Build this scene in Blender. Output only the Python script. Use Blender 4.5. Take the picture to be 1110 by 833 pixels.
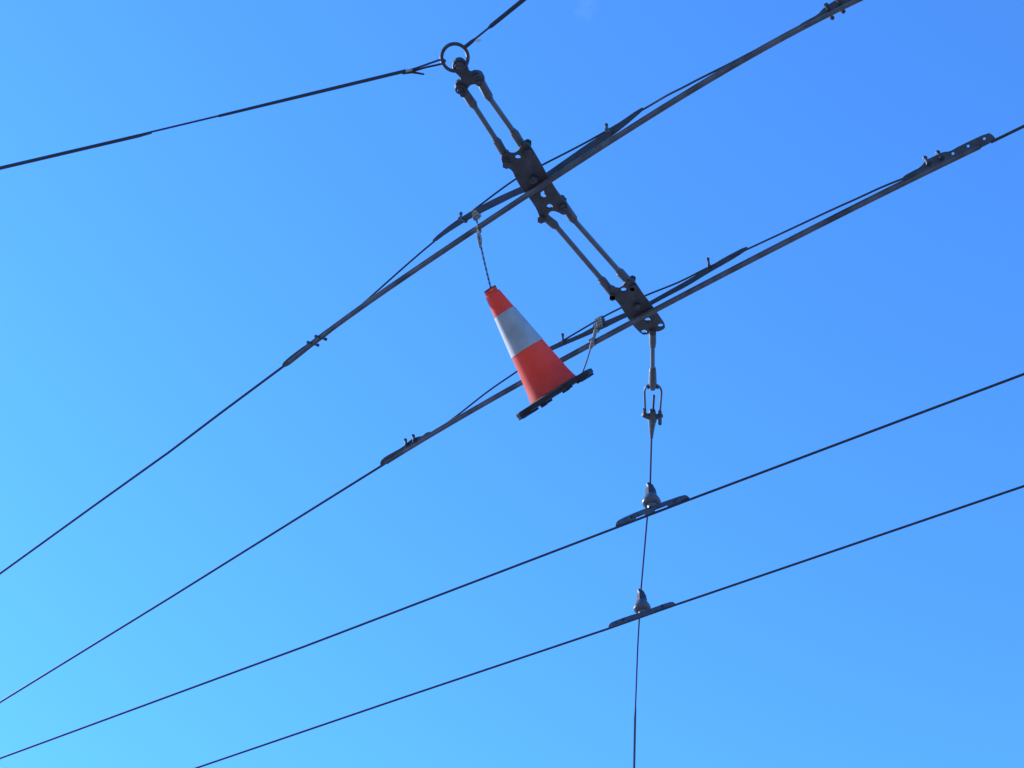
import bpy, bmesh, math, random
from mathutils import Vector, Matrix
R = math.radians
random.seed(4)
for o in list(bpy.data.objects): bpy.data.objects.remove(o, do_unlink=True)
S = bpy.context.scene
C = S.collection

# ---------------------------------------------------------------- camera
PITCH = R(45); FPX = 1400.0; CX, CY = 555.0, 416.5; EYE = 1.6
cam_d = bpy.data.cameras.new('camera'); cam = bpy.data.objects.new('camera', cam_d); C.objects.link(cam)
cam.location = (0, 0, EYE); cam.rotation_euler = (R(90) + PITCH, 0, 0)
cam_d.sensor_width = 36; cam_d.lens = FPX / 1110 * 36; cam_d.clip_end = 5000; cam_d.clip_start = 0.05
S.camera = cam

# ---------------------------------------------------------------- sky, sun, exposure
SUN_EL, SUN_AZ = R(30), R(-58)            # azimuth measured from +Y (view direction), negative = left
W = bpy.data.worlds.new('World'); S.world = W; W.use_nodes = True
nt = W.node_tree; nt.nodes.clear()
sky = nt.nodes.new('ShaderNodeTexSky'); sky.sky_type = 'NISHITA'; sky.sun_disc = False
sky.sun_elevation = SUN_EL; sky.sun_rotation = SUN_AZ
sky.air_density = 1.5; sky.dust_density = 0.2; sky.ozone_density = 6
SKY_GRADE = [(0.525, 0.70), (1.215, 0.82), (1.85, 1.0)]      # (gain, gamma) of the camera's white balance on r, g, b of the sky
sep = nt.nodes.new('ShaderNodeSeparateColor'); com = nt.nodes.new('ShaderNodeCombineColor')
nt.links.new(sky.outputs[0], sep.inputs[0])
for i, (g, p) in enumerate(SKY_GRADE):
    a = nt.nodes.new('ShaderNodeMath'); a.operation = 'POWER'; a.inputs[1].default_value = p
    b = nt.nodes.new('ShaderNodeMath'); b.operation = 'MULTIPLY'; b.inputs[1].default_value = g
    nt.links.new(sep.outputs[i], a.inputs[0]); nt.links.new(a.outputs[0], b.inputs[0]); nt.links.new(b.outputs[0], com.inputs[i])
bg = nt.nodes.new('ShaderNodeBackground'); bg.inputs[1].default_value = 0.095
wo = nt.nodes.new('ShaderNodeOutputWorld')
nt.links.new(com.outputs[0], bg.inputs[0]); nt.links.new(bg.outputs[0], wo.inputs[0])
sd = bpy.data.lights.new('sun', 'SUN'); sun = bpy.data.objects.new('sun', sd); C.objects.link(sun)
sd.energy = 3.5; sd.angle = R(0.5); sd.color = (1.0, 0.95, 0.87)
sv = Vector((math.sin(SUN_AZ) * math.cos(SUN_EL), math.cos(SUN_AZ) * math.cos(SUN_EL), math.sin(SUN_EL)))
sun.rotation_euler = sv.to_track_quat('Z', 'Y').to_euler()
S.view_settings.view_transform = 'Standard'; S.view_settings.look = 'None'
S.view_settings.exposure = 1.0; S.view_settings.gamma = 1.0
S.view_settings.use_curve_mapping = False

# ---------------------------------------------------------------- surveying helpers
CAM = Vector((0, 0, EYE))
FWD = Vector((0, math.cos(PITCH), math.sin(PITCH))); UP = Vector((0, -math.sin(PITCH), math.cos(PITCH))); RT = Vector((1, 0, 0))
def ray(px, py): return FWD + RT * ((px - CX) / FPX) - UP * ((py - CY) / FPX)
def P(px, py, z): d = ray(px, py); return CAM + d * ((z - EYE) / d.z)
def PY(px, py, y): d = ray(px, py); return CAM + d * (y / d.y)
def on_plane(px, py, p0, n): d = ray(px, py); return CAM + d * ((p0 - CAM).dot(n) / d.dot(n))
def ppm(p): return FPX / (p - CAM).dot(FWD)          # photo pixels per metre at a point
Z = 5.4                                               # height of the contact wires above the road

# ---------------------------------------------------------------- materials
def mat(name, col, rough=0.6, metal=0.0, var=0.25, scale=30, rust=None, trans=0.0, bump=0.0, spec=0.4):
    m = bpy.data.materials.new(name); m.use_nodes = True; t = m.node_tree; b = t.nodes['Principled BSDF']
    tc = t.nodes.new('ShaderNodeTexCoord')
    n = t.nodes.new('ShaderNodeTexNoise'); n.inputs['Scale'].default_value = scale; n.inputs['Detail'].default_value = 6
    t.links.new(tc.outputs['Object'], n.inputs['Vector'])
    r = t.nodes.new('ShaderNodeValToRGB'); e = r.color_ramp.elements
    e[0].position = 0.3; e[1].position = 0.72
    e[0].color = (*[c * (1 - var) for c in col], 1); e[1].color = (*[min(1, c * (1 + var)) for c in col], 1)
    t.links.new(n.outputs[0], r.inputs[0]); out = r.outputs[0]
    if rust:
        n2 = t.nodes.new('ShaderNodeTexNoise'); n2.inputs['Scale'].default_value = scale * 0.45; n2.inputs['Detail'].default_value = 8
        t.links.new(tc.outputs['Object'], n2.inputs['Vector'])
        r2 = t.nodes.new('ShaderNodeValToRGB'); r2.color_ramp.elements[0].position = 0.5; r2.color_ramp.elements[1].position = 0.66
        t.links.new(n2.outputs[0], r2.inputs[0])
        mx = t.nodes.new('ShaderNodeMix'); mx.data_type = 'RGBA'
        t.links.new(r2.outputs[0], mx.inputs[0]); t.links.new(out, mx.inputs[6]); mx.inputs[7].default_value = (*rust, 1); out = mx.outputs[2]
    t.links.new(out, b.inputs['Base Color'])
    b.inputs['Roughness'].default_value = rough; b.inputs['Metallic'].default_value = metal
    b.inputs['Specular IOR Level'].default_value = spec
    if bump:
        bp = t.nodes.new('ShaderNodeBump'); bp.inputs['Strength'].default_value = bump; bp.inputs['Distance'].default_value = 0.002
        t.links.new(n.outputs[0], bp.inputs['Height']); t.links.new(bp.outputs[0], b.inputs['Normal'])
    if trans:
        tr = t.nodes.new('ShaderNodeBsdfTranslucent'); t.links.new(out, tr.inputs[0])
        ms = t.nodes.new('ShaderNodeMixShader'); ms.inputs[0].default_value = trans
        o = t.nodes['Material Output']
        t.links.new(b.outputs[0], ms.inputs[1]); t.links.new(tr.outputs[0], ms.inputs[2]); t.links.new(ms.outputs[0], o.inputs[0])
    return m
def cord_mat(name, a, b_, pitch):
    m = bpy.data.materials.new(name); m.use_nodes = True; t = m.node_tree; b = t.nodes['Principled BSDF']
    tc = t.nodes.new('ShaderNodeTexCoord'); w = t.nodes.new('ShaderNodeTexWave'); w.bands_direction = 'Z'
    w.inputs['Scale'].default_value = pitch; w.inputs['Distortion'].default_value = 4; w.inputs['Detail'].default_value = 3
    t.links.new(tc.outputs['Object'], w.inputs['Vector'])
    r = t.nodes.new('ShaderNodeValToRGB'); r.color_ramp.elements[0].position = .35; r.color_ramp.elements[1].position = .65
    r.color_ramp.elements[0].color = (*a, 1); r.color_ramp.elements[1].color = (*b_, 1)
    t.links.new(w.outputs[0], r.inputs[0]); t.links.new(r.outputs[0], b.inputs['Base Color']); b.inputs['Roughness'].default_value = .9
    return m
M = dict(
    arm=mat('dark_bar_steel', (.055, .056, .066), .6, .3, .3, 30),
    clamp=mat('aged_clamp_bronze', (.07, .073, .08), .55, .4, .35, 30, bump=.2),
    iron=mat('weathered_iron', (.07, .073, .084), .55, .3, .4, 40, rust=(.06, .052, .05), bump=.3),
    plate=mat('painted_plate', (.072, .074, .086), .55, .2, .3, 25, rust=(.05, .048, .052), bump=.25),
    galv=mat('galvanised_steel', (.10, .105, .112), .5, .4, .3, 35, bump=.2),
    glass=mat('fibreglass_rod', (.10, .115, .125), .4, .0, .2, 25, spec=.6),
    wire=mat('dull_copper_wire', (.045, .04, .042), .5, .4, .3, 60),
    cable=mat('stranded_steel_cable', (.045, .045, .055), .5, .4, .4, 200),
    rail=mat('bronze_rail', (.13, .13, .14), .42, .5, .3, 18, rust=(.07, .068, .07)),
    ceramic=mat('grey_insulator', (.08, .08, .088), .4, .0, .2, 12, spec=.6),
    orange=mat('orange_plastic', (1.0, .20, .115), .5, 0, .12, 9, rust=(.80, .13, .085), trans=.62, bump=.15),
    sleeve=mat('white_reflective_sleeve', (.45, .43, .425), .42, 0, .10, 14, rust=(.33, .31, .30), trans=.08, bump=.12),
    rubber=mat('black_rubber', (.022, .022, .026), .75, 0, .4, 30, bump=.3),
    rope=cord_mat('dirty_pale_rope', (.20, .17, .14), (.38, .32, .25), 22),
    cord=cord_mat('braided_cord', (.07, .065, .065), (.26, .24, .22), 14),
    tarmac=mat('tarmac', (.19, .195, .195), .9, 0, .25, 3, bump=.5),
    tape=mat('pale_tag', (.6, .6, .58), .7),
)

def fair(pxs, deg=3, n=40):               # a bent rail has one smooth curve: least-squares fit through the surveyed points
    import numpy as np
    w = np.array([P(x, y, Z)[:2] for x, y in pxs]); o = w[0]; d = w[-1] - w[0]; L = np.hypot(*d); d = d / L; m = np.array([-d[1], d[0]])
    u, v = (w - o) @ d, (w - o) @ m; c = np.polyfit(u, v, deg)
    return [Vector((*(o + d * t + m * np.polyval(c, t)), Z)) for t in np.linspace(0, u[-1], n)]
# ---------------------------------------------------------------- building helpers
def thing(name, label, cat, loc, group=None):
    o = bpy.data.objects.new(name, None); C.objects.link(o); o.location = loc; o.empty_display_size = .1
    o['label'] = label; o['category'] = cat
    if group: o['group'] = group
    return o
def tag(o, label, cat, group=None):
    o['label'] = label; o['category'] = cat
    if group: o['group'] = group
    return o
def obj(name, bm, m, parent=None, origin=None, smooth=False, bevel=0):
    if origin is None: origin = Vector((0, 0, 0)) if parent is None else parent.matrix_basis.translation.copy() if parent.parent is None else parent.parent.location + parent.location
    bmesh.ops.translate(bm, verts=bm.verts, vec=-Vector(origin))
    bmesh.ops.recalc_face_normals(bm, faces=bm.faces)
    me = bpy.data.meshes.new(name); bm.to_mesh(me); bm.free(); me.materials.append(m)
    for f in me.polygons: f.use_smooth = smooth
    o = bpy.data.objects.new(name, me); C.objects.link(o)
    if parent: o.parent = parent
    else: o.location = origin
    if smooth:
        try: me.set_sharp_from_angle(angle=R(40))
        except Exception: pass
    if bevel:
        b = o.modifiers.new('bevel', 'BEVEL'); b.width = bevel; b.segments = 2; b.limit_method = 'ANGLE'
    return o
def frame(d):
    d = d.normalized(); a = Vector((0, 0, 1)) if abs(d.z) < .9 else Vector((1, 0, 0))
    s = d.cross(a).normalized(); return s, s.cross(d).normalized()
def tube(bm, pts, rad, n=10, cap=True):
    pts = [Vector(p) for p in pts]; rad = rad if isinstance(rad, (list, tuple)) else [rad] * len(pts); rings = []
    u = None
    for i, p in enumerate(pts):
        d = (pts[min(i + 1, len(pts) - 1)] - pts[max(i - 1, 0)]).normalized()
        if u is None: u = frame(d)[0]
        else: u = (u - d * u.dot(d)).normalized()
        v = d.cross(u)
        rings.append([bm.verts.new(p + (u * math.cos(2 * math.pi * k / n) + v * math.sin(2 * math.pi * k / n)) * rad[i]) for k in range(n)])
    for a, b in zip(rings, rings[1:]):
        for k in range(n): bm.faces.new((a[k], a[(k + 1) % n], b[(k + 1) % n], b[k]))
    if cap: bm.faces.new(rings[0]); bm.faces.new(rings[-1])
    return bm
def stepped(bm, pts, radii, n=14):        # radii per segment -> square shoulders
    P_, R_ = [], []
    for i in range(len(pts) - 1):
        a, b = Vector(pts[i]), Vector(pts[i + 1]); d = (b - a) * .004
        P_ += [a + d, b - d]; R_ += [radii[i], radii[i]]
    return tube(bm, P_, R_, n)
def sweep(bm, pts, prof):                 # profile (side, up) swept along a path, up stays vertical
    rings = []; pts = [Vector(p) for p in pts]
    for i, p in enumerate(pts):
        d = (pts[min(i + 1, len(pts) - 1)] - pts[max(i - 1, 0)]).normalized()
        s = d.cross(Vector((0, 0, 1))).normalized(); u = s.cross(d).normalized()
        rings.append([bm.verts.new(p + s * a + u * b) for a, b in prof])
    n = len(prof)
    for a, b in zip(rings, rings[1:]):
        for k in range(n): bm.faces.new((a[k], a[(k + 1) % n], b[(k + 1) % n], b[k]))
    bm.faces.new(rings[0]); bm.faces.new(rings[-1]); return bm
def lathe(bm, base, axis, prof, n=28, capend=True):
    s, u = frame(axis); ax = axis.normalized(); rings = []
    for r, h in prof: rings.append([bm.verts.new(base + ax * h + (s * math.cos(2 * math.pi * k / n) + u * math.sin(2 * math.pi * k / n)) * r) for k in range(n)])
    for a, b in zip(rings, rings[1:]):
        for k in range(n): bm.faces.new((a[k], a[(k + 1) % n], b[(k + 1) % n], b[k]))
    if capend: bm.faces.new(rings[0]); bm.faces.new(rings[-1])
    return bm
def plate(bm, outer, holes, nrm, t):      # world-space outline (in one plane) with holes, given thickness t, centred
    edges = []
    for loop in [outer] + list(holes):
        vs = [bm.verts.new(p - nrm * (t / 2)) for p in loop]
        edges += [bm.edges.new((vs[i], vs[(i + 1) % len(vs)])) for i in range(len(vs))]
    r = bmesh.ops.triangle_fill(bm, edges=edges, use_beauty=True, use_dissolve=False, normal=nrm)
    fs = [g for g in r['geom'] if isinstance(g, bmesh.types.BMFace)]
    e = bmesh.ops.extrude_face_region(bm, geom=fs)
    bmesh.ops.translate(bm, verts=[g for g in e['geom'] if isinstance(g, bmesh.types.BMVert)], vec=nrm * t)
    return bm
def chaikin(pts, it=1, closed=True):
    for _ in range(it):
        q = []; n = len(pts)
        for i in range(n if closed else n - 1):
            a, b = Vector(pts[i]), Vector(pts[(i + 1) % n]); q += [a * .78 + b * .22, a * .22 + b * .78]
        if not closed: q = [Vector(pts[0])] + q + [Vector(pts[-1])]
        pts = q
    return pts
def smooth_path(pts, per=6):              # Catmull-Rom
    pts = [Vector(p) for p in pts]; out = []
    e = [pts[0] * 2 - pts[1]] + pts + [pts[-1] * 2 - pts[-2]]
    for i in range(1, len(e) - 2):
        for k in range(per):
            t = k / per; a, b, c, d = e[i - 1:i + 3]
            out.append(.5 * ((2 * b) + (c - a) * t + (2 * a - 5 * b + 4 * c - d) * t * t + (3 * b - a - 3 * c + d) * t ** 3))
    return out + [pts[-1]]
def flat(pxs, z, it=1): return chaikin([P(x, y, z) for x, y in pxs], it)
def circ(px, py, rpx, z, k=12, sy=.8):
    c = P(px, py, z); r = rpx / ppm(c); return [c + Vector((math.cos(2 * math.pi * i / k) * r, math.sin(2 * math.pi * i / k) * r, 0)) for i in range(k)]
UPV = Vector((0, 0, 1))
def bolt(bm, c, axis, r=.008, h=.03, head=.012):
    ax = axis.normalized(); lathe(bm, c - ax * h / 2, ax, [(r, 0), (r, h)], 10)
    lathe(bm, c + ax * (h / 2 - .001), ax, [(head, 0), (head, .009)], 6); lathe(bm, c - ax * (h / 2 + .006), ax, [(head, 0), (head, .007)], 6)
    return bm

# ---------------------------------------------------------------- the setting: the road below
bm = bmesh.new(); bmesh.ops.create_grid(bm, x_segments=8, y_segments=8, size=900)
g = obj('ground', bm, M['tarmac']); g['kind'] = 'structure'

# ---------------------------------------------------------------- contact wires running into and out of the curved rails
def extend(a, b, d): return b + (b - a).normalized() * d
def wire(name, pts, r, m, label, cat, group, n=8):
    b = bmesh.new(); tube(b, pts, r, n); return tag(obj(name, b, m, origin=pts[len(pts) // 2], smooth=True), label, cat, group)
G1 = 'contact wires crossing the sky'
a, b_ = P(309, 396, Z), P(0, 622, Z)
wire('contact_wire', [a, P(240, 447.3, Z), P(181.5, 491.6, Z), P(178, 494, Z), P(100, 549.8, Z), b_, extend(a, b_, 25)], .0055, M['wire'], 'dark wire leaving the left tip of the upper curved rail towards the left edge', 'wire', G1)
a, b_ = P(417, 503, Z), P(0, 761.5, Z)
wire('contact_wire', [a, (a + b_) / 2 + Vector((0, 0, -.006)), b_, extend(a, b_, 25)], .0055, M['wire'], 'dark wire leaving the left tip of the lower curved rail towards the left edge', 'wire', G1)
a, b_ = P(1074, 154.5, Z), P(1112, 136, Z)
wire('contact_wire', [a, b_, extend(a, b_, 25)], .0055, M['wire'], 'short visible wire leaving the right tip of the lower curved rail', 'wire', G1)
a, b_ = P(960, -17, Z), P(1010, -43, Z)
def far_wire(pxs, label):
    p = [P(x, y, Z) for x, y in pxs]; p = [extend(p[1], p[0], 28)] + p + [extend(p[-2], p[-1], 28)]
    wire("contact_wire", p, .0058, M['wire'], label, 'wire', G1)
far_wire([(-2, 823), (330, 701), (667, 572.6), (747, 542), (1112, 405)], 'third wire down, held by the upper of the two bell insulators')
far_wire([(212, 833), (435, 757), (660, 681.5), (732, 656), (1112, 526.5)], 'lowest wire, held by the lower of the two bell insulators')

# ---------------------------------------------------------------- curved rails (things) with splice clamps, stay rod and hanger arm
RAILP = [(a * .74, b * .70) for a, b in [(-.009, -.014), (.009, -.014), (.012, -.008), (.005, -.002), (.005, .006), (.009, .009), (.009, .014), (-.009, .014), (-.009, .009), (-.005, .006), (-.005, -.002), (-.012, -.008)]]
def vplane(ax, ay, az, bx, by, bz, tilt=0):          # the bar's own plane: upright, or leaning by tilt so that its face looks down
    p, q = P(ax, ay, az), P(bx, by, bz); d = (q - p); d.z = 0; n = d.cross(UPV).normalized()
    if n.dot(CAM - p) < 0: n = -n
    return p, (n * math.cos(tilt) - UPV * math.sin(tilt)).normalized(), d.normalized()
def vplate(bm, pxs, pl, t, it=1, holes=()):
    p0, n, _ = pl
    return plate(bm, chaikin([on_plane(x, y, p0, n) for x, y in pxs], it), [[on_plane(x, y, p0, n) for x, y in h] for h in holes], n, t)
def ring_px(x, y, r, k=10, asp=1.0): return [(x + r * math.cos(2 * math.pi * i / k) * asp, y + r * math.sin(2 * math.pi * i / k)) for i in range(k)]

G2 = 'curved guide rails with hanger arms'
up = thing('curved_rail', 'upper long curved rail passing under the plate nearest the ring, the cone tied to it', 'rail', P(583, 203, Z), G2)
pts = fair([(314, 391.5), (330, 379.5), (352, 362.5), (370, 348.5), (404, 323.5), (434, 303.5), (479.6, 273.5), (515, 249.5), (566.5, 216), (596, 195.5), (648, 160.5), (688, 135.8), (738.6, 104.6), (760, 92), (787, 76.4), (866.7, 31), (905, 12), (960, -15)], 4)
obj('rail', sweep(bmesh.new(), pts, RAILP), M['rail'], up)
st = smooth_path([P(x, y, Z + z) for x, y, z in [(356, 357.5, .012), (375, 343, .014), (392, 330.5, .022), (440, 288, .075), (470, 262.5, .105), (516, 226, .13), (558, 195, .13), (587, 179.5, .125), (640, 152, .12), (697, 119, .10), (722, 104.3, .07), (740, 95.2, .05), (757, 86.3, .035), (775, 77.3, .022), (792, 68.8, .016), (830, 48.8, .016), (863, 31, .014)]], 5)
obj('stay_rod', tube(bmesh.new(), st, .0038, 8), M['cable'], up, smooth=True)
pl = vplane(470, 262, Z + .1, 697, 118, Z + .1, R(32))
b = bmesh.new()
vplate(b, [(468, 260.5), (491, 241.5), (515, 226.5), (540, 213.5), (566, 202), (580, 196), (593, 187), (613, 173), (635, 157.5), (655, 144.5), (696, 116), (698, 119), (676, 138), (650, 158), (620, 181), (596, 197), (578, 206), (563, 210.5), (530, 227), (508, 238), (482, 254.5), (471, 263)], pl, .006, 1)
obj('hanger_arm', b, M['arm'], up, bevel=.0015)
for x, y, s in [(499.5, 235, 1), (657.5, 139, 1)]:
    b = bmesh.new(); c = on_plane(x, y, pl[0], pl[1]); bolt(b, c, UPV, .005, .028, .007); bolt(b, c + pl[2] * .012 + Vector((0, 0, -.03)), pl[1], .005, .03, .009)
    obj('bolt', b, M['galv'], up)
# left splice
pl = vplane(306, 398, Z, 358, 356, Z, R(50))
b = bmesh.new()
vplate(b, [(305.5, 398), (306.5, 394), (312, 388.5), (325, 378.5), (334, 372.5), (345, 364), (357, 355), (360.5, 356), (361, 359), (350, 367.5), (338, 376.5), (325, 387), (311, 398)], pl, .008)
sp = obj('splice_clamp', b, M['clamp'], up, bevel=.0015)
for x, y in [(339.5, 373), (348, 366.5)]: obj('bolt', bolt(bmesh.new(), on_plane(x, y, pl[0], pl[1]), (pl[1] + UPV * .5), .005, .045, .007), M['iron'], sp, origin=up.location)
# right splice (runs out of the frame)
pl = vplane(868, 30, Z, 930, 0, Z, R(35))
b = bmesh.new()
vplate(b, [(866, 31.5), (867, 27), (875, 22.5), (886.5, 16.5), (893, 9), (905, 1), (940, -19), (985, -41), (990, -37), (987, -30), (935, -1.5), (900, 15.5), (880, 26)], pl, .009)
sp = obj('splice_clamp', b, M['clamp'], up, bevel=.0015)
for x, y in [(899, 13), (911, 6)]: obj('bolt', bolt(bmesh.new(), on_plane(x, y, pl[0], pl[1]), (pl[1] + UPV * .5), .005, .05, .0075), M['iron'], sp, origin=up.location)

lo = thing('curved_rail', 'lower long curved rail passing behind the cone and under the plate with the down rod', 'rail', P(697, 340, Z), G2)
pts = fair([(418, 501), (440, 488), (459, 476.3), (470.8, 470), (529, 434.5), (563.8, 415.8), (608, 390.8), (640, 374), (687, 348), (713.5, 334.5), (748, 317), (783, 299.5), (830, 273.5), (860, 257), (902, 237.6), (940, 218), (984, 197), (1030, 173.6), (1062, 158.4)], 4)
obj('rail', sweep(bmesh.new(), pts, RAILP), M['rail'], lo)
st = smooth_path([P(x, y, Z + z) for x, y, z in [(466, 471.5, .012), (480, 462, .014), (497, 449.5, .022), (529, 424.5, .05), (558, 404.5, .08), (597, 377.8, .11), (650, 346, .125), (673, 334, .13), (699, 321, .13), (736, 306, .12), (768, 290, .11), (812, 269.5, .09), (854, 250, .06), (900, 228.5, .032), (930, 215, .02), (955, 203.5, .016), (982, 192.5, .014)]], 5)
obj('stay_rod', tube(bmesh.new(), st, .0038, 8), M['cable'], lo, smooth=True)
pl = vplane(585, 386, Z + .1, 811, 269, Z + .1, R(32))
b = bmesh.new()
vplate(b, [(583, 384.5), (600, 373.5), (625, 364.5), (651, 350.5), (679, 338.5), (690, 334), (705, 326.5), (720, 318), (745, 304), (768, 290), (785, 279.5), (809, 267), (811.5, 270), (795, 281), (770, 295), (745, 310.5), (720, 323.5), (707, 330.5), (690, 340.5), (679, 344), (651, 358), (600, 379.5), (586, 386.5)], pl, .006, 1)
obj('hanger_arm', b, M['arm'], lo, bevel=.0015)
for x, y in [(610, 367), (768, 285)]:
    b = bmesh.new(); c = on_plane(x, y, pl[0], pl[1]); bolt(b, c, UPV, .005, .034, .007); obj('bolt', b, M['iron'], lo)
pl = vplane(413, 505, Z, 466, 475, Z, R(50))
b = bmesh.new()
vplate(b, [(412.3, 505), (412.5, 500), (417, 495.5), (426, 490.5), (437, 484.5), (446, 476), (453, 473.5), (457.5, 473), (462, 469), (467, 468), (469, 472), (456, 480), (440, 489), (425, 498), (414.5, 505.5)], pl, .006)
sp = obj('splice_clamp', b, M['clamp'], lo, bevel=.0015)
for x, y in [(440, 480), (448.5, 475.5)]: obj('bolt', bolt(bmesh.new(), on_plane(x, y, pl[0], pl[1]), (UPV - pl[2] * .25), .006, .028, .008), M['arm'], sp, origin=lo.location)
pl = vplane(985, 196, Z, 1079, 152, Z, R(35))
b = bmesh.new()
vplate(b, [(977, 197), (979, 191.5), (988, 186.5), (998, 181.5), (1004, 173.5), (1012, 170), (1022, 165), (1030, 164.5), (1040, 158.5), (1071, 144), (1076, 146.5), (1079.5, 151), (1074, 155), (1062, 161), (1030, 177), (1000, 189.5)], pl, .006, 1,
       holes=[ring_px(1033, 166.7, 1.7), ring_px(1049.5, 158.6, 1.7), ring_px(1067, 150.6, 1.7)])
sp = obj('splice_clamp', b, M['clamp'], lo, bevel=.001)
for x, y in [(1004.5, 174.5), (1018.5, 168.5)]: obj('bolt', bolt(bmesh.new(), on_plane(x, y, pl[0], pl[1]), (UPV - pl[2] * .1), .006, .030, .008), M['arm'], sp, origin=lo.location)

# ---------------------------------------------------------------- span: ring, yoke, insulating rods, connecting plates
ZP = Z + .035
rc = P(493, 62.5, ZP)
vd = (rc - CAM).normalized(); s_ = vd.cross(UPV).normalized(); u_ = s_.cross(vd)
rr = 14.3 / ppm(rc); b = bmesh.new(); rv = []
for i in range(40):
    a_ = 2 * math.pi * i / 40; o_ = s_ * math.cos(a_) + u_ * math.sin(a_)
    rv.append([b.verts.new(rc + o_ * rr + (o_ * math.cos(2 * math.pi * k / 10) + vd * math.sin(2 * math.pi * k / 10)) * .0062) for k in range(10)])
for i in range(40):
    for k in range(10): b.faces.new((rv[i][k], rv[i][(k + 1) % 10], rv[(i + 1) % 40][(k + 1) % 10], rv[(i + 1) % 40][k]))
tag(obj('steel_ring', b, M['iron'], origin=rc, smooth=True), 'round dark steel ring where both support cables meet the yoke', 'ring')

yk = thing('yoke', 'small forked yoke hooked on the steel ring, holding two rods', 'yoke', P(505, 85, ZP))
b = bmesh.new()
plate(b, flat([(490.3, 68.6), (495, 63), (502.4, 63.8), (506.5, 70.3), (509, 79), (516, 76), (524.3, 80.8), (526, 87.3), (520, 91.3), (511.3, 90.5), (507.3, 94.6), (505, 101), (499, 102.5), (493, 96), (493.5, 89), (500, 85), (496.7, 80.8), (491, 76)], ZP), [], UPV, .016)
obj('yoke_plate', b, M['plate'], yk, bevel=.003)
for x, y, r in [(498.8, 71, .019), (499.5, 94.5, .019), (518, 83.5, .018)]:
    b = bmesh.new(); c = P(x, y, ZP); lathe(b, c - UPV * .02, UPV, [(r * .55, -.006), (r * .6, 0), (r, .002), (r, .034), (r * .6, .036)], 18)
    obj('pivot_boss', b, M['iron'], yk, smooth=True)

G3 = 'insulating rods of the span'
def rod(px, label, ws=9.6, wr=6.1):
    p = [P(x, y, ZP) for x, y in px]; k = ppm(p[0])
    t = thing('insulating_rod', label, 'rod', (p[0] + p[-1]) / 2, G3)
    d = (p[3] - p[0]).normalized()
    obj('rod', tube(bmesh.new(), [p[1] - d * .01, p[2] + d * .01], wr / 2 / k, 14), M['glass'], t, smooth=True)
    for a, c in ((0, 1), (3, 2)):
        r = ws / 2 / k; q = p[c] - p[a]; L = q.length; q.normalize()
        b = bmesh.new(); lathe(b, p[a], q, [(r * .75, 0), (r * .97, .004), (r * .97, L * .62), (r * 1.0, L * .64), (r * 1.02, L * .88), (r * .8, L * .9), (r * .78, L)], 16)
        sl = obj('end_sleeve', b, M['galv'], t, smooth=True)
        obj('bolt', bolt(bmesh.new(), p[a] + q * .003, UPV, .007, .05, .011), M['iron'], sl, origin=t.location)
rod([(501.5, 97), (514.5, 116), (537.3, 151), (549, 171)], 'left of the two rods between the ring yoke and the first plate')
rod([(519, 85), (531.3, 107.6), (555.7, 141.5), (570, 164)], 'right of the two rods between the ring yoke and the first plate')
rod([(587.5, 233), (603.3, 246), (651, 302), (664, 318)], 'left of the two rods between the two perforated plates')
rod([(609, 219), (623, 240), (670, 293), (685, 309)], 'right of the two rods between the two perforated plates')

G4 = 'perforated connecting plates'
p1 = thing('connecting_plate', 'upper perforated plate with forked ends, holding the rail nearer the ring', 'plate', P(583, 200, ZP), G4)
b = bmesh.new()
plate(b, flat([(542.8, 168), (549, 165), (556, 166.5), (560, 165.5), (563, 160), (566, 154), (573, 155.5), (578, 163), (587, 178.5), (593.5, 190.5), (604, 207.5), (611, 216), (616, 222), (614, 229), (608, 231), (600, 228), (595.5, 229.5), (594, 234), (591, 239.5), (585.5, 237), (581.5, 226), (574.6, 215.5), (565, 203.5), (559.5, 194.5), (555, 184), (548.5, 181), (544, 176)], ZP - .012),
      [circ(561.3, 170, 3.0, ZP - .012), [P(588.4 + x, 209.5 + y, ZP - .012) for x, y in [(-3.0, -4.6), (-.4, -5), (1.4, -2.6), (1.2, -.4), (3.2, 2), (3.6, 4.2), (1.4, 5.4), (-1.6, 4), (-2.4, 1.4), (-2.2, -.6), (-3.6, -2.6)]], circ(595.7, 223.3, 3.1, ZP - .012)], UPV, .010)
obj('plate', b, M['plate'], p1, bevel=.0015)
b = bmesh.new()
plate(b, flat([(558, 181), (572, 172), (579, 168), (590, 186), (606, 214), (600, 222), (590, 202), (583, 200), (580, 212), (572, 204), (562, 186)], ZP + .02), [], UPV, .008)
obj('top_plate', b, M['plate'], p1, bevel=.0015)
for x, y in [(549, 173.5), (572, 161), (586.5, 233), (610.5, 223.5), (578, 190)]:
    obj('bolt', bolt(bmesh.new(), P(x, y, ZP), UPV, .009, .058, .0155), M['iron'], p1)
b = bmesh.new(); c0, c1 = P(566.5, 216.5, Z + .014), P(597, 195, Z + .014)
sweep(b, [c0 * .75 + c1 * .25, c0 * .25 + c1 * .75], [(-.02, 0), (.02, 0), (.014, .012), (-.014, .012)]); obj('rail_clip', b, M['iron'], p1)

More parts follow.
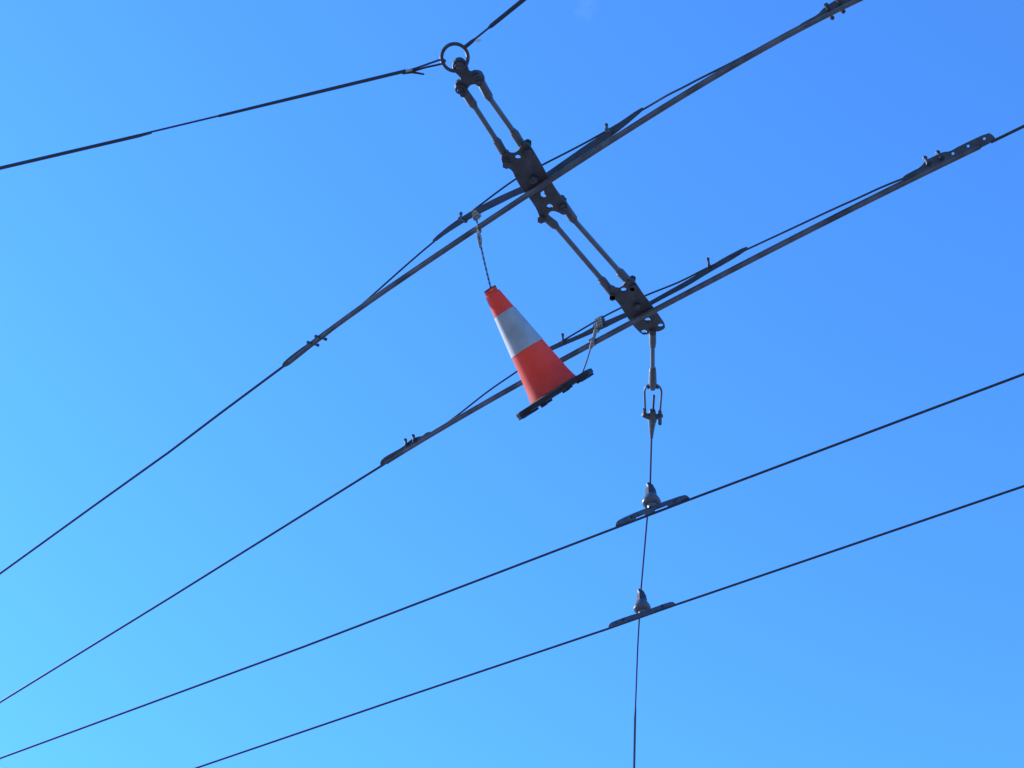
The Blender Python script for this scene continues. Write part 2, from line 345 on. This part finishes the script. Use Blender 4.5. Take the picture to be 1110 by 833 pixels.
p2 = thing('connecting_plate', 'lower perforated plate with rounded corners, holding the rail behind the cone and the down rod', 'plate', P(692, 335, ZP), G4)
b = bmesh.new()
plate(b, flat([(658.5, 316), (660, 311.5), (667, 312), (672, 313), (675, 309), (679, 303), (686, 302.5), (690, 308), (697.5, 319.5), (704, 327.5), (712.5, 339.5), (720.5, 351), (721, 355.5), (714.5, 359), (706, 359), (702, 362), (696, 362.5), (686, 352.5), (676, 337.5), (671, 329), (664, 322)], ZP - .012, 1),
      [circ(676, 313.8, 3.2, ZP - .012), circ(701.7, 346, 3.0, ZP - .012), circ(716, 352.6, 3.0, ZP - .012), circ(698, 359.3, 3.0, ZP - .012)], UPV, .010)
obj('plate', b, M['plate'], p2, bevel=.0015)
b = bmesh.new()
plate(b, flat([(668, 322), (684, 314), (694, 320), (703, 333), (694, 338), (682, 338), (672, 327)], ZP + .02), [], UPV, .008)
obj('top_plate', b, M['plate'], p2, bevel=.0015)
for x, y in [(663.5, 318), (686, 307.5), (690, 328), (707, 356)]:
    obj('bolt', bolt(bmesh.new(), P(x, y, ZP), UPV, .008, .05, .0145), M['iron'], p2)
b = bmesh.new(); c0, c1 = P(682, 350, Z + .014), P(713, 334.5, Z + .014)
sweep(b, [c0 * .75 + c1 * .25, c0 * .25 + c1 * .75], [(-.02, 0), (.02, 0), (.014, .012), (-.014, .012)]); obj('rail_clip', b, M['iron'], p2)

# down rod, wedge clamp, span cable
def zz(y): return ZP + .11 * max(0, (y - 357)) / (523 - 357)
D = lambda x, y: P(x, y, zz(y))
t = thing('link_rod', 'single short rod between the lower perforated plate and the wedge clamp', 'rod', D(707.5, 390))
k = ppm(D(707, 390))
obj('rod', tube(bmesh.new(), [D(707.3, 372), D(707.3, 403)], 2.5 / k, 14), M['glass'], t, smooth=True)
for ys in ((356, 361, 371, 376), (399, 402, 416, 421.5)):
    b = bmesh.new(); tube(b, [D(707.5, y) for y in ys], [3.0 / k, 3.7 / k, 3.8 / k, 3.2 / k] if ys[0] < 380 else [3.2 / k, 3.9 / k, 4.5 / k, 3.2 / k], 16)
    e = obj('end_sleeve', b, M['galv'], t, smooth=True)
obj('bolt', bolt(bmesh.new(), D(707.5, 419.5), RT, .007, .034, .010), M['iron'], e, origin=t.location)
w = thing('wedge_clamp', 'small pale wedge clamp with wire bail gripping the thin span cable', 'clamp', D(707.5, 455))
b = bmesh.new(); tube(b, smooth_path([D(x, y) for x, y in [(699.5, 449), (699, 436), (698.8, 424), (701.5, 418.5), (707.5, 417), (713.5, 418.5), (716.8, 424), (716.2, 436), (715.2, 449)]], 5), .0048, 8)
obj('bail', b, M['galv'], w, smooth=True)
b = bmesh.new(); tube(b, [D(707.4, 445), D(707.3, 450), D(707.1, 455), D(706.8, 460), D(706.4, 467), D(706.2, 475)], [3.2 / k, 4.4 / k, 5.2 / k, 4.0 / k, 3.0 / k, 1.9 / k], 14)
obj('wedge_body', b, M['galv'], w, smooth=True)
b = bmesh.new(); tube(b, [D(696.3, 449.5), D(699, 450.5), D(707, 453), D(714, 451.5), D(718.3, 450.5)], [2.2 / k, 3.2 / k, 4.0 / k, 3.2 / k, 2.4 / k], 12)
obj('cross_bar', b, M['galv'], w, smooth=True)
for x, y0, y1 in [(698.7, 443.5, 452), (715.4, 446, 460)]:
    obj('nut', tube(bmesh.new(), [D(x, y0), D(x, y1)], .008, 6), M['iron'], w)
obj('cable_tail', tube(bmesh.new(), [D(707.6, 450), D(708.2, 440), D(708.9, 429)], .0052, 8), M['cable'], w, smooth=True)

ZC = Z + .180
cp = [D(706.2, 473), P(704.8, 523, ZC), P(694.8, 639, ZC), P(691.3, 700, ZC + .01), P(688.5, 775, ZC + .03), P(687.3, 835, ZC + .06)]
cp.append(extend(cp[-2], cp[-1], 14))
sc = thing('span_cable', 'thin cable running down through both bell insulators to the bottom edge', 'cable', cp[1])
obj('strand', tube(bmesh.new(), cp, .0046, 8), M['cable'], sc, smooth=True)
obj('cable_wrap', tube(bmesh.new(), [P(689, 767, ZC + .028), P(688.4, 778, ZC + .031), cp[5], cp[6]], [.005, .0072, .0075, .0075], 8), M['cable'], sc, smooth=True)

# ---------------------------------------------------------------- bell insulators with clamp ears
G5 = 'bell insulators on the span cable'
def hanger(base_px, scale, ear, slots, label, lean):
    c = P(*base_px, Z + .028); t = thing('bell_insulator', label, 'insulator', c, G5); s = scale
    b = bmesh.new(); lathe(b, c, UPV, [(r * s, h * s) for r, h in [(.018, .004), (.020, .006), (.020, .012), (.026, .026), (.028, .030)]], 24)
    obj('stem', b, M['ceramic'], t, smooth=True)
    b = bmesh.new(); lathe(b, c, UPV, [(r * s, h * s) for r, h in [(.020, .028), (.031, .024), (.040, .030), (.044, .036), (.0445, .041), (.042, .0425), (.042, .045), (.0435, .047), (.041, .054), (.038, .062), (.034, .069), (.031, .076), (.028, .082)]], 28)
    obj('bell', b, M['ceramic'], t, smooth=True)
    b = bmesh.new(); lathe(b, c, UPV, [(r * s, h * s) for r, h in [(.028, .078), (.028, .098), (.0255, .106), (.0225, .126), (.015, .132)]], 7)
    tube(b, [c + Vector((.008 * s, 0, .11 * s)), c + Vector((.002, .0, .138 * s)), c + Vector((-.008 * s, 0, .158 * s))], [.020 * s, .0165 * s, .010 * s], 8)
    obj('cap', b, M['arm'], t)
    d = P(*ear[-1], Z) - P(*ear[0], Z); n = d.cross(UPV).normalized(); b = bmesh.new()
    p0 = P(*base_px, Z); p0 = P((ear[0][0] + ear[-1][0]) / 2, (ear[0][1] + ear[-1][1]) / 2, Z)
    plate(b, chaikin([on_plane(x, y, p0, n) for x, y in ear], 1), [[on_plane(x, y, p0, n) for x, y in h] for h in slots], n, .006)
    obj('clamp_ear', b, M['clamp'], t, bevel=.001)
    for f in (.22, .80):
        q = P(ear[0][0] * (1 - f) + ear[-1][0] * f, ear[0][1] * (1 - f) + ear[-1][1] * f, Z) + UPV * .022
        obj('rivet', lathe(bmesh.new(), q - n * .009, n, [(.006, 0), (.006, .018)], 8), M['iron'], t)
hanger((707.0, 552.5), 1.0, [(667, 572), (668.5, 566.5), (672, 563.5), (690, 555.5), (702, 551), (718, 545), (741, 537), (745, 537.5), (748, 540.5)],
       [[(689, 561.2), (699, 557.2), (699.3, 559.4), (689.3, 563.2)], [(709.5, 553), (723.5, 547.6), (724, 549.8), (710, 555)]],
       'upper bell insulator on the thin cable, its clamp pierced by a pale slot', 0)
hanger((696.8, 667.5), 1.02, [(659, 682), (660.5, 677), (664, 674.5), (680, 668.5), (692, 665), (706, 660), (726, 652.8), (730.5, 653), (733, 656)],
       [], 'lower bell insulator on the thin cable, its clamp solid', 0)

# ---------------------------------------------------------------- support cables meeting at the ring
G6 = 'support cables meeting at the steel ring'
a, e = P(437, 78, ZP), P(0, 182.5, ZP + .10)
def on(a, e, f): return a + (e - a) * f
t = thing('support_cable', 'cable running from the ring to the left edge, with looped and frayed end', 'cable', a, G6)
obj('strand', tube(bmesh.new(), [a, on(a, e, .5), e, extend(a, e, 14)], .0036, 8), M['cable'], t, smooth=True)
q0, q1 = P(440, 77, ZP), P(237, 126, ZP + .045)
obj('cable_wrap', tube(bmesh.new(), [q0, q0 * .5 + q1 * .5, q1], [.0062, .0064, .0052], 8), M['cable'], t, smooth=True)
obj('cable_wrap', tube(bmesh.new(), [P(164, 144, ZP + .065), P(150, 147.5, ZP + .068), e, extend(P(164, 144, ZP + .065), e, 14)], [.0045, .0066, .007, .007], 8), M['cable'], t, smooth=True)
b = bmesh.new(); tube(b, smooth_path([P(436, 78.5, ZP), P(452, 73.8, ZP), P(470, 67.4, ZP), P(479, 64.6, ZP), P(482.5, 66.5, ZP), P(478, 69.6, ZP), P(462, 73.2, ZP), P(448, 77.2, ZP), P(436, 79, ZP)], 4), .0036, 8)
obj('loop', b, M['cable'], t, smooth=True)
obj('frayed_end', tube(bmesh.new(), [P(436, 79.5, ZP), P(447, 78.5, ZP), P(460, 80.8, ZP)], [.005, .0045, .003], 8), M['cable'], t, smooth=True)
obj('thimble', tube(bmesh.new(), [P(440, 77.3, ZP - .004), P(447, 75.8, ZP - .004)], [.005, .003], 8), M['rope'], t)
a, e = P(505, 50.5, ZP), P(568, -.5, ZP + .03)
t = thing('support_cable', 'short visible cable rising from the ring to the top edge', 'cable', a, G6)
obj('strand', tube(bmesh.new(), [a, e, extend(a, e, 12)], .0036, 8), M['cable'], t, smooth=True)
obj('cable_wrap', tube(bmesh.new(), [on(a, e, -.03), on(a, e, .1), on(a, e, .17)], [.0075, .0068, .004], 8), M['cable'], t, smooth=True)
obj('cable_wrap', tube(bmesh.new(), [on(a, e, .39), on(a, e, .45), on(a, e, .97), on(a, e, 2.5)], [.004, .0078, .008, .008], 8), M['cable'], t, smooth=True)
obj('tag', tube(bmesh.new(), [P(515.5, 44.4, ZP - .004), P(518, 44.2, ZP - .004), P(521.5, 43.2, ZP - .004)], [.004, .0062, .003], 6), M['tape'], t)

# ---------------------------------------------------------------- traffic cone
wr = P(518, 247, Z)                                     # where its cord crosses the upper rail
top = PY(531, 314, wr.y + .05)
vd = ray(601, 428).normalized()
k = ppm(top)
axis_img = Vector((600.3 - 531, 424 - 314))             # down the image, perpendicular to the line of sight
ax = (RT * axis_img.x - UP * axis_img.y).normalized()
ax = (ax - vd * ax.dot(vd) + vd * (-.012)).normalized()
L = axis_img.length / k
px = 1 / k
cone = thing('traffic_cone', 'orange and white traffic cone hanging tilted from two cords tied to the rails', 'traffic cone', top + ax * L)
H = L
def shell(prof_o, t, n=48):
    return prof_o + [(max(.001, r - t), h) for r, h in reversed(prof_o)]
def cr(h): f = h / H; return (7.9 + 20.1 * f + (1.2 * max(0, f - .9) / .1 if f > .9 else 0)) * px
def closed_lathe(bm, base, axis, prof, n=48):
    s, u = frame(axis); rings = []
    for r, h in prof: rings.append([bm.verts.new(base + axis * h + (s * math.cos(2 * math.pi * j / n) + u * math.sin(2 * math.pi * j / n)) * r) for j in range(n)])
    for i in range(len(rings)):
        a, b = rings[i], rings[(i + 1) % len(rings)]
        for j in range(n): bm.faces.new((a[j], a[(j + 1) % n], b[(j + 1) % n], b[j]))
    return bm
hs = [H * i / 24 for i in range(1, 25)]
prof = [(cr(5 * px), 5 * px)] + [(cr(h), h) for h in hs if h > 8 * px]
obj('cone_body', closed_lathe(bmesh.new(), top, ax, shell(prof, .003)), M['orange'], cone, smooth=True)
obj('neck_rim', closed_lathe(bmesh.new(), top, ax, shell([(6.7 * px, -.3 * px), (7.5 * px, 0), (7.5 * px, 3 * px), (6.9 * px, 4.2 * px), (7.0 * px, 5.5 * px), (8.3 * px, 6.5 * px)], .0035)), M['orange'], cone, smooth=True)
obj('rim_edge', closed_lathe(bmesh.new(), top, ax, [(7.7 * px, -.7 * px), (7.7 * px, .5 * px), (5 * px, .5 * px), (5 * px, -.7 * px)]), M['rubber'], cone)
h0, h1 = 29.7 * px, 76 * px
prof = [(cr(h) + .0016, h) for h in [h0 + (h1 - h0) * i / 12 for i in range(13)]]
obj('reflective_sleeve', closed_lathe(bmesh.new(), top, ax, shell(prof, .0012)), M['sleeve'], cone, smooth=True)
# base
bc = top + ax * H
s, u = frame(ax); s = (RT - ax * RT.dot(ax)).normalized(); u = ax.cross(s).normalized()
rot = R(8); s, u = s * math.cos(rot) + u * math.sin(rot), u * math.cos(rot) - s * math.sin(rot)
hb = 46.3 * px; cut = 9 * px
oct_ = [(-hb + cut, -hb), (hb - cut, -hb), (hb, -hb + cut), (hb, hb - cut), (hb - cut, hb), (-hb + cut, hb), (-hb, hb - cut), (-hb, -hb + cut)]
hole = [(25 * px * math.cos(2 * math.pi * i / 24), 25 * px * math.sin(2 * math.pi * i / 24)) for i in range(24)]
t_ = 5.4 * px
b = bmesh.new(); plate(b, chaikin([bc + ax * t_ / 2 + s * x + u * y for x, y in oct_]), [[bc + ax * t_ / 2 + s * x + u * y for x, y in hole]], ax, t_)
base = obj('base', b, M['rubber'], cone, bevel=.004)
def foot(x, y, w, d, h):
    b = bmesh.new(); ps = [bc + ax * (t_ + h / 2 - .001) + s * (x + i * w / 2) + u * (y + j * d / 2) for i, j in ((-1, -1), (1, -1), (1, 1), (-1, 1))]
    plate(b, chaikin(ps), [], ax, h); obj('foot', b, M['rubber'], base, origin=cone.location, bevel=.002)
for x, y, w, d, h in [(-.78, -.78, .34, .34, 2.6), (.78, -.78, .34, .34, 2.6), (-.78, .78, .34, .34, 2.6), (.78, .78, .34, .34, 2.6), (-.30, -.86, .16, .14, 2.6), (.18, -.86, .2, .14, 2.4), (.42, .86, .16, .14, 2.4), (-.28, .86, .16, .14, 4), (-.88, .1, .14, .3, 3), (.88, 0, .14, .3, 3)]:
    foot(x * hb, y * hb, w * hb, d * hb, h * px)
b = bmesh.new(); closed_lathe(b, top, ax, [(cr(H) + .2 * px, H - 1.2 * px), (cr(H) + 3 * px, H + .3 * px), (cr(H) - 1 * px, H + .3 * px)])
obj('base_fillet', b, M['rubber'], cone, smooth=True)

# ---------------------------------------------------------------- cords holding the cone
G7 = 'cords holding the traffic cone'
def wrap(bm, c, d, r, turns, pitch, rad):                 # rope wound round a bar of direction d
    sd_, ud_ = frame(d); n = int(turns * 14); pts_ = []
    for i in range(n + 1):
        a_ = 2 * math.pi * i / 14; f = i / n - .5
        pts_.append(c + d.normalized() * f * pitch + sd_ * math.cos(a_) * r[0] + ud_ * math.sin(a_) * r[1])
    tube(bm, pts_, rad, 6)
A = P(516, 232, Z + .115)
t = thing('tie_cord', 'twisted cord from the upper rail down to the tip of the cone', 'cord', A, G7)
dd = P(540, 215, Z + .1) - P(500, 240, Z + .1)
b = bmesh.new(); wrap(b, A, dd, (.012, .030), 3.2, .022, .0048); wrap(b, A + Vector((0, 0, .0)), dd + UPV * .12, (.015, .027), 2, .01, .0045)
obj('knot', b, M['rope'], t, smooth=True)
b = bmesh.new(); wrap(b, P(518.2, 249, Z), dd, (.012, .015), 2.2, .014, .0042); obj('knot', b, M['rope'], t, smooth=True)
Bp = P(518, 246, Z - .01); C1 = PY(521, 266, wr.y + .01)
b = bmesh.new(); tube(b, smooth_path([P(516.6, 238, Z + .09), P(517.4, 243, Z + .04), Bp, PY(518.8, 256, wr.y), C1, PY(526, 288, wr.y + .03), PY(532.2, 313, wr.y + .05), top + ax * .03], 6), .0036, 8)
obj('strand', b, M['cord'], t, smooth=True)
b = bmesh.new(); tube(b, [PY(518.6, 250, wr.y - .01), PY(518.2, 259, wr.y - .01), PY(520, 268, wr.y - .01)], [.004, .004, .0032], 6); tube(b, [PY(519.2, 251, wr.y - .015), PY(521.5, 259, wr.y - .015), PY(521.8, 265, wr.y - .015)], [.0035, .0035, .0028], 6)
obj('loose_tail', b, M['rope'], t, smooth=True)
A = P(650.5, 350, Z + .115)
bp = top + (ray(631.5, 408) * 1).normalized() * 0
rb = ray(631.0, 406.0); bpt = CAM + rb * ((bc - CAM).dot(FWD) / rb.dot(FWD))
t = thing('tie_cord', 'pale knotted cord from the lower rail down to the base of the cone', 'cord', A, G7)
dd = P(680, 335, Z + .1) - P(620, 362, Z + .1)
b = bmesh.new(); wrap(b, A, dd, (.013, .028), 3.5, .03, .0052); wrap(b, P(646.5, 356, Z + .10), dd, (.012, .020), 2, .012, .005); obj('knot', b, M['rope'], t, smooth=True)
b = bmesh.new(); wrap(b, P(642.5, 371, Z), dd, (.013, .017), 2.2, .014, .0045)
tube(b, smooth_path([P(645.5, 358, Z + .07), P(644, 365, Z + .03), P(642, 372, Z - .02), P(640.2, 378, Z - .045)], 5), [.0075] * 15 + [.004], 8); obj('knot', b, M['rope'], t, smooth=True)
k0 = P(640.5, 376.5, Z - .04)
b = bmesh.new(); tube(b, smooth_path([k0, k0 * .5 + bpt * .5 + Vector((0, 0, -.004)), bpt, bpt + ax * .01], 6), .0036, 8); obj('strand', b, M['cord'], t, smooth=True)

# ---------------------------------------------------------------- one faint far wisp of cloud
b = bmesh.new(); bmesh.ops.create_icosphere(b, subdivisions=3, radius=1)
cc = CAM + ray(635, 8) * 1500
for v in b.verts: v.co = Vector((v.co.x * 15 + v.co.z * -8, v.co.y * 25, v.co.z * 16)) + cc
m = bpy.data.materials.new('cloud_wisp'); m.use_nodes = True; t = m.node_tree; t.nodes.clear()
o = t.nodes.new('ShaderNodeOutputMaterial'); pv = t.nodes.new('ShaderNodeVolumePrincipled'); tc = t.nodes.new('ShaderNodeTexCoord')
n = t.nodes.new('ShaderNodeTexNoise'); n.inputs['Scale'].default_value = .06; n.inputs['Detail'].default_value = 3
l = t.nodes.new('ShaderNodeVectorMath'); l.operation = 'LENGTH'
sc_ = t.nodes.new('ShaderNodeVectorMath'); sc_.operation = 'MULTIPLY'; sc_.inputs[1].default_value = (1 / 20, 1 / 25, 1 / 16)
mr = t.nodes.new('ShaderNodeMapRange'); mr.inputs[1].default_value = 1.0; mr.inputs[2].default_value = .1; mr.inputs[3].default_value = 0; mr.inputs[4].default_value = 1
m2 = t.nodes.new('ShaderNodeMapRange'); m2.inputs[1].default_value = .4; m2.inputs[2].default_value = .65; m2.inputs[3].default_value = 0; m2.inputs[4].default_value = .004
mu = t.nodes.new('ShaderNodeMath'); mu.operation = 'MULTIPLY'
L_ = t.links.new
L_(tc.outputs['Object'], n.inputs['Vector']); L_(tc.outputs['Object'], sc_.inputs[0]); L_(sc_.outputs[0], l.inputs[0]); L_(l.outputs['Value'], mr.inputs[0])
L_(n.outputs[0], m2.inputs[0]); L_(mr.outputs[0], mu.inputs[0]); L_(m2.outputs[0], mu.inputs[1]); L_(mu.outputs[0], pv.inputs['Density']); L_(pv.outputs[0], o.inputs['Volume'])
pv.inputs['Color'].default_value = (1, 1, 1, 1); pv.inputs['Anisotropy'].default_value = .3
cl = obj('cloud', b, m, origin=cc); cl['kind'] = 'stuff'; cl['label'] = 'faint small wisp of white cloud near the top edge'; cl['category'] = 'cloud'
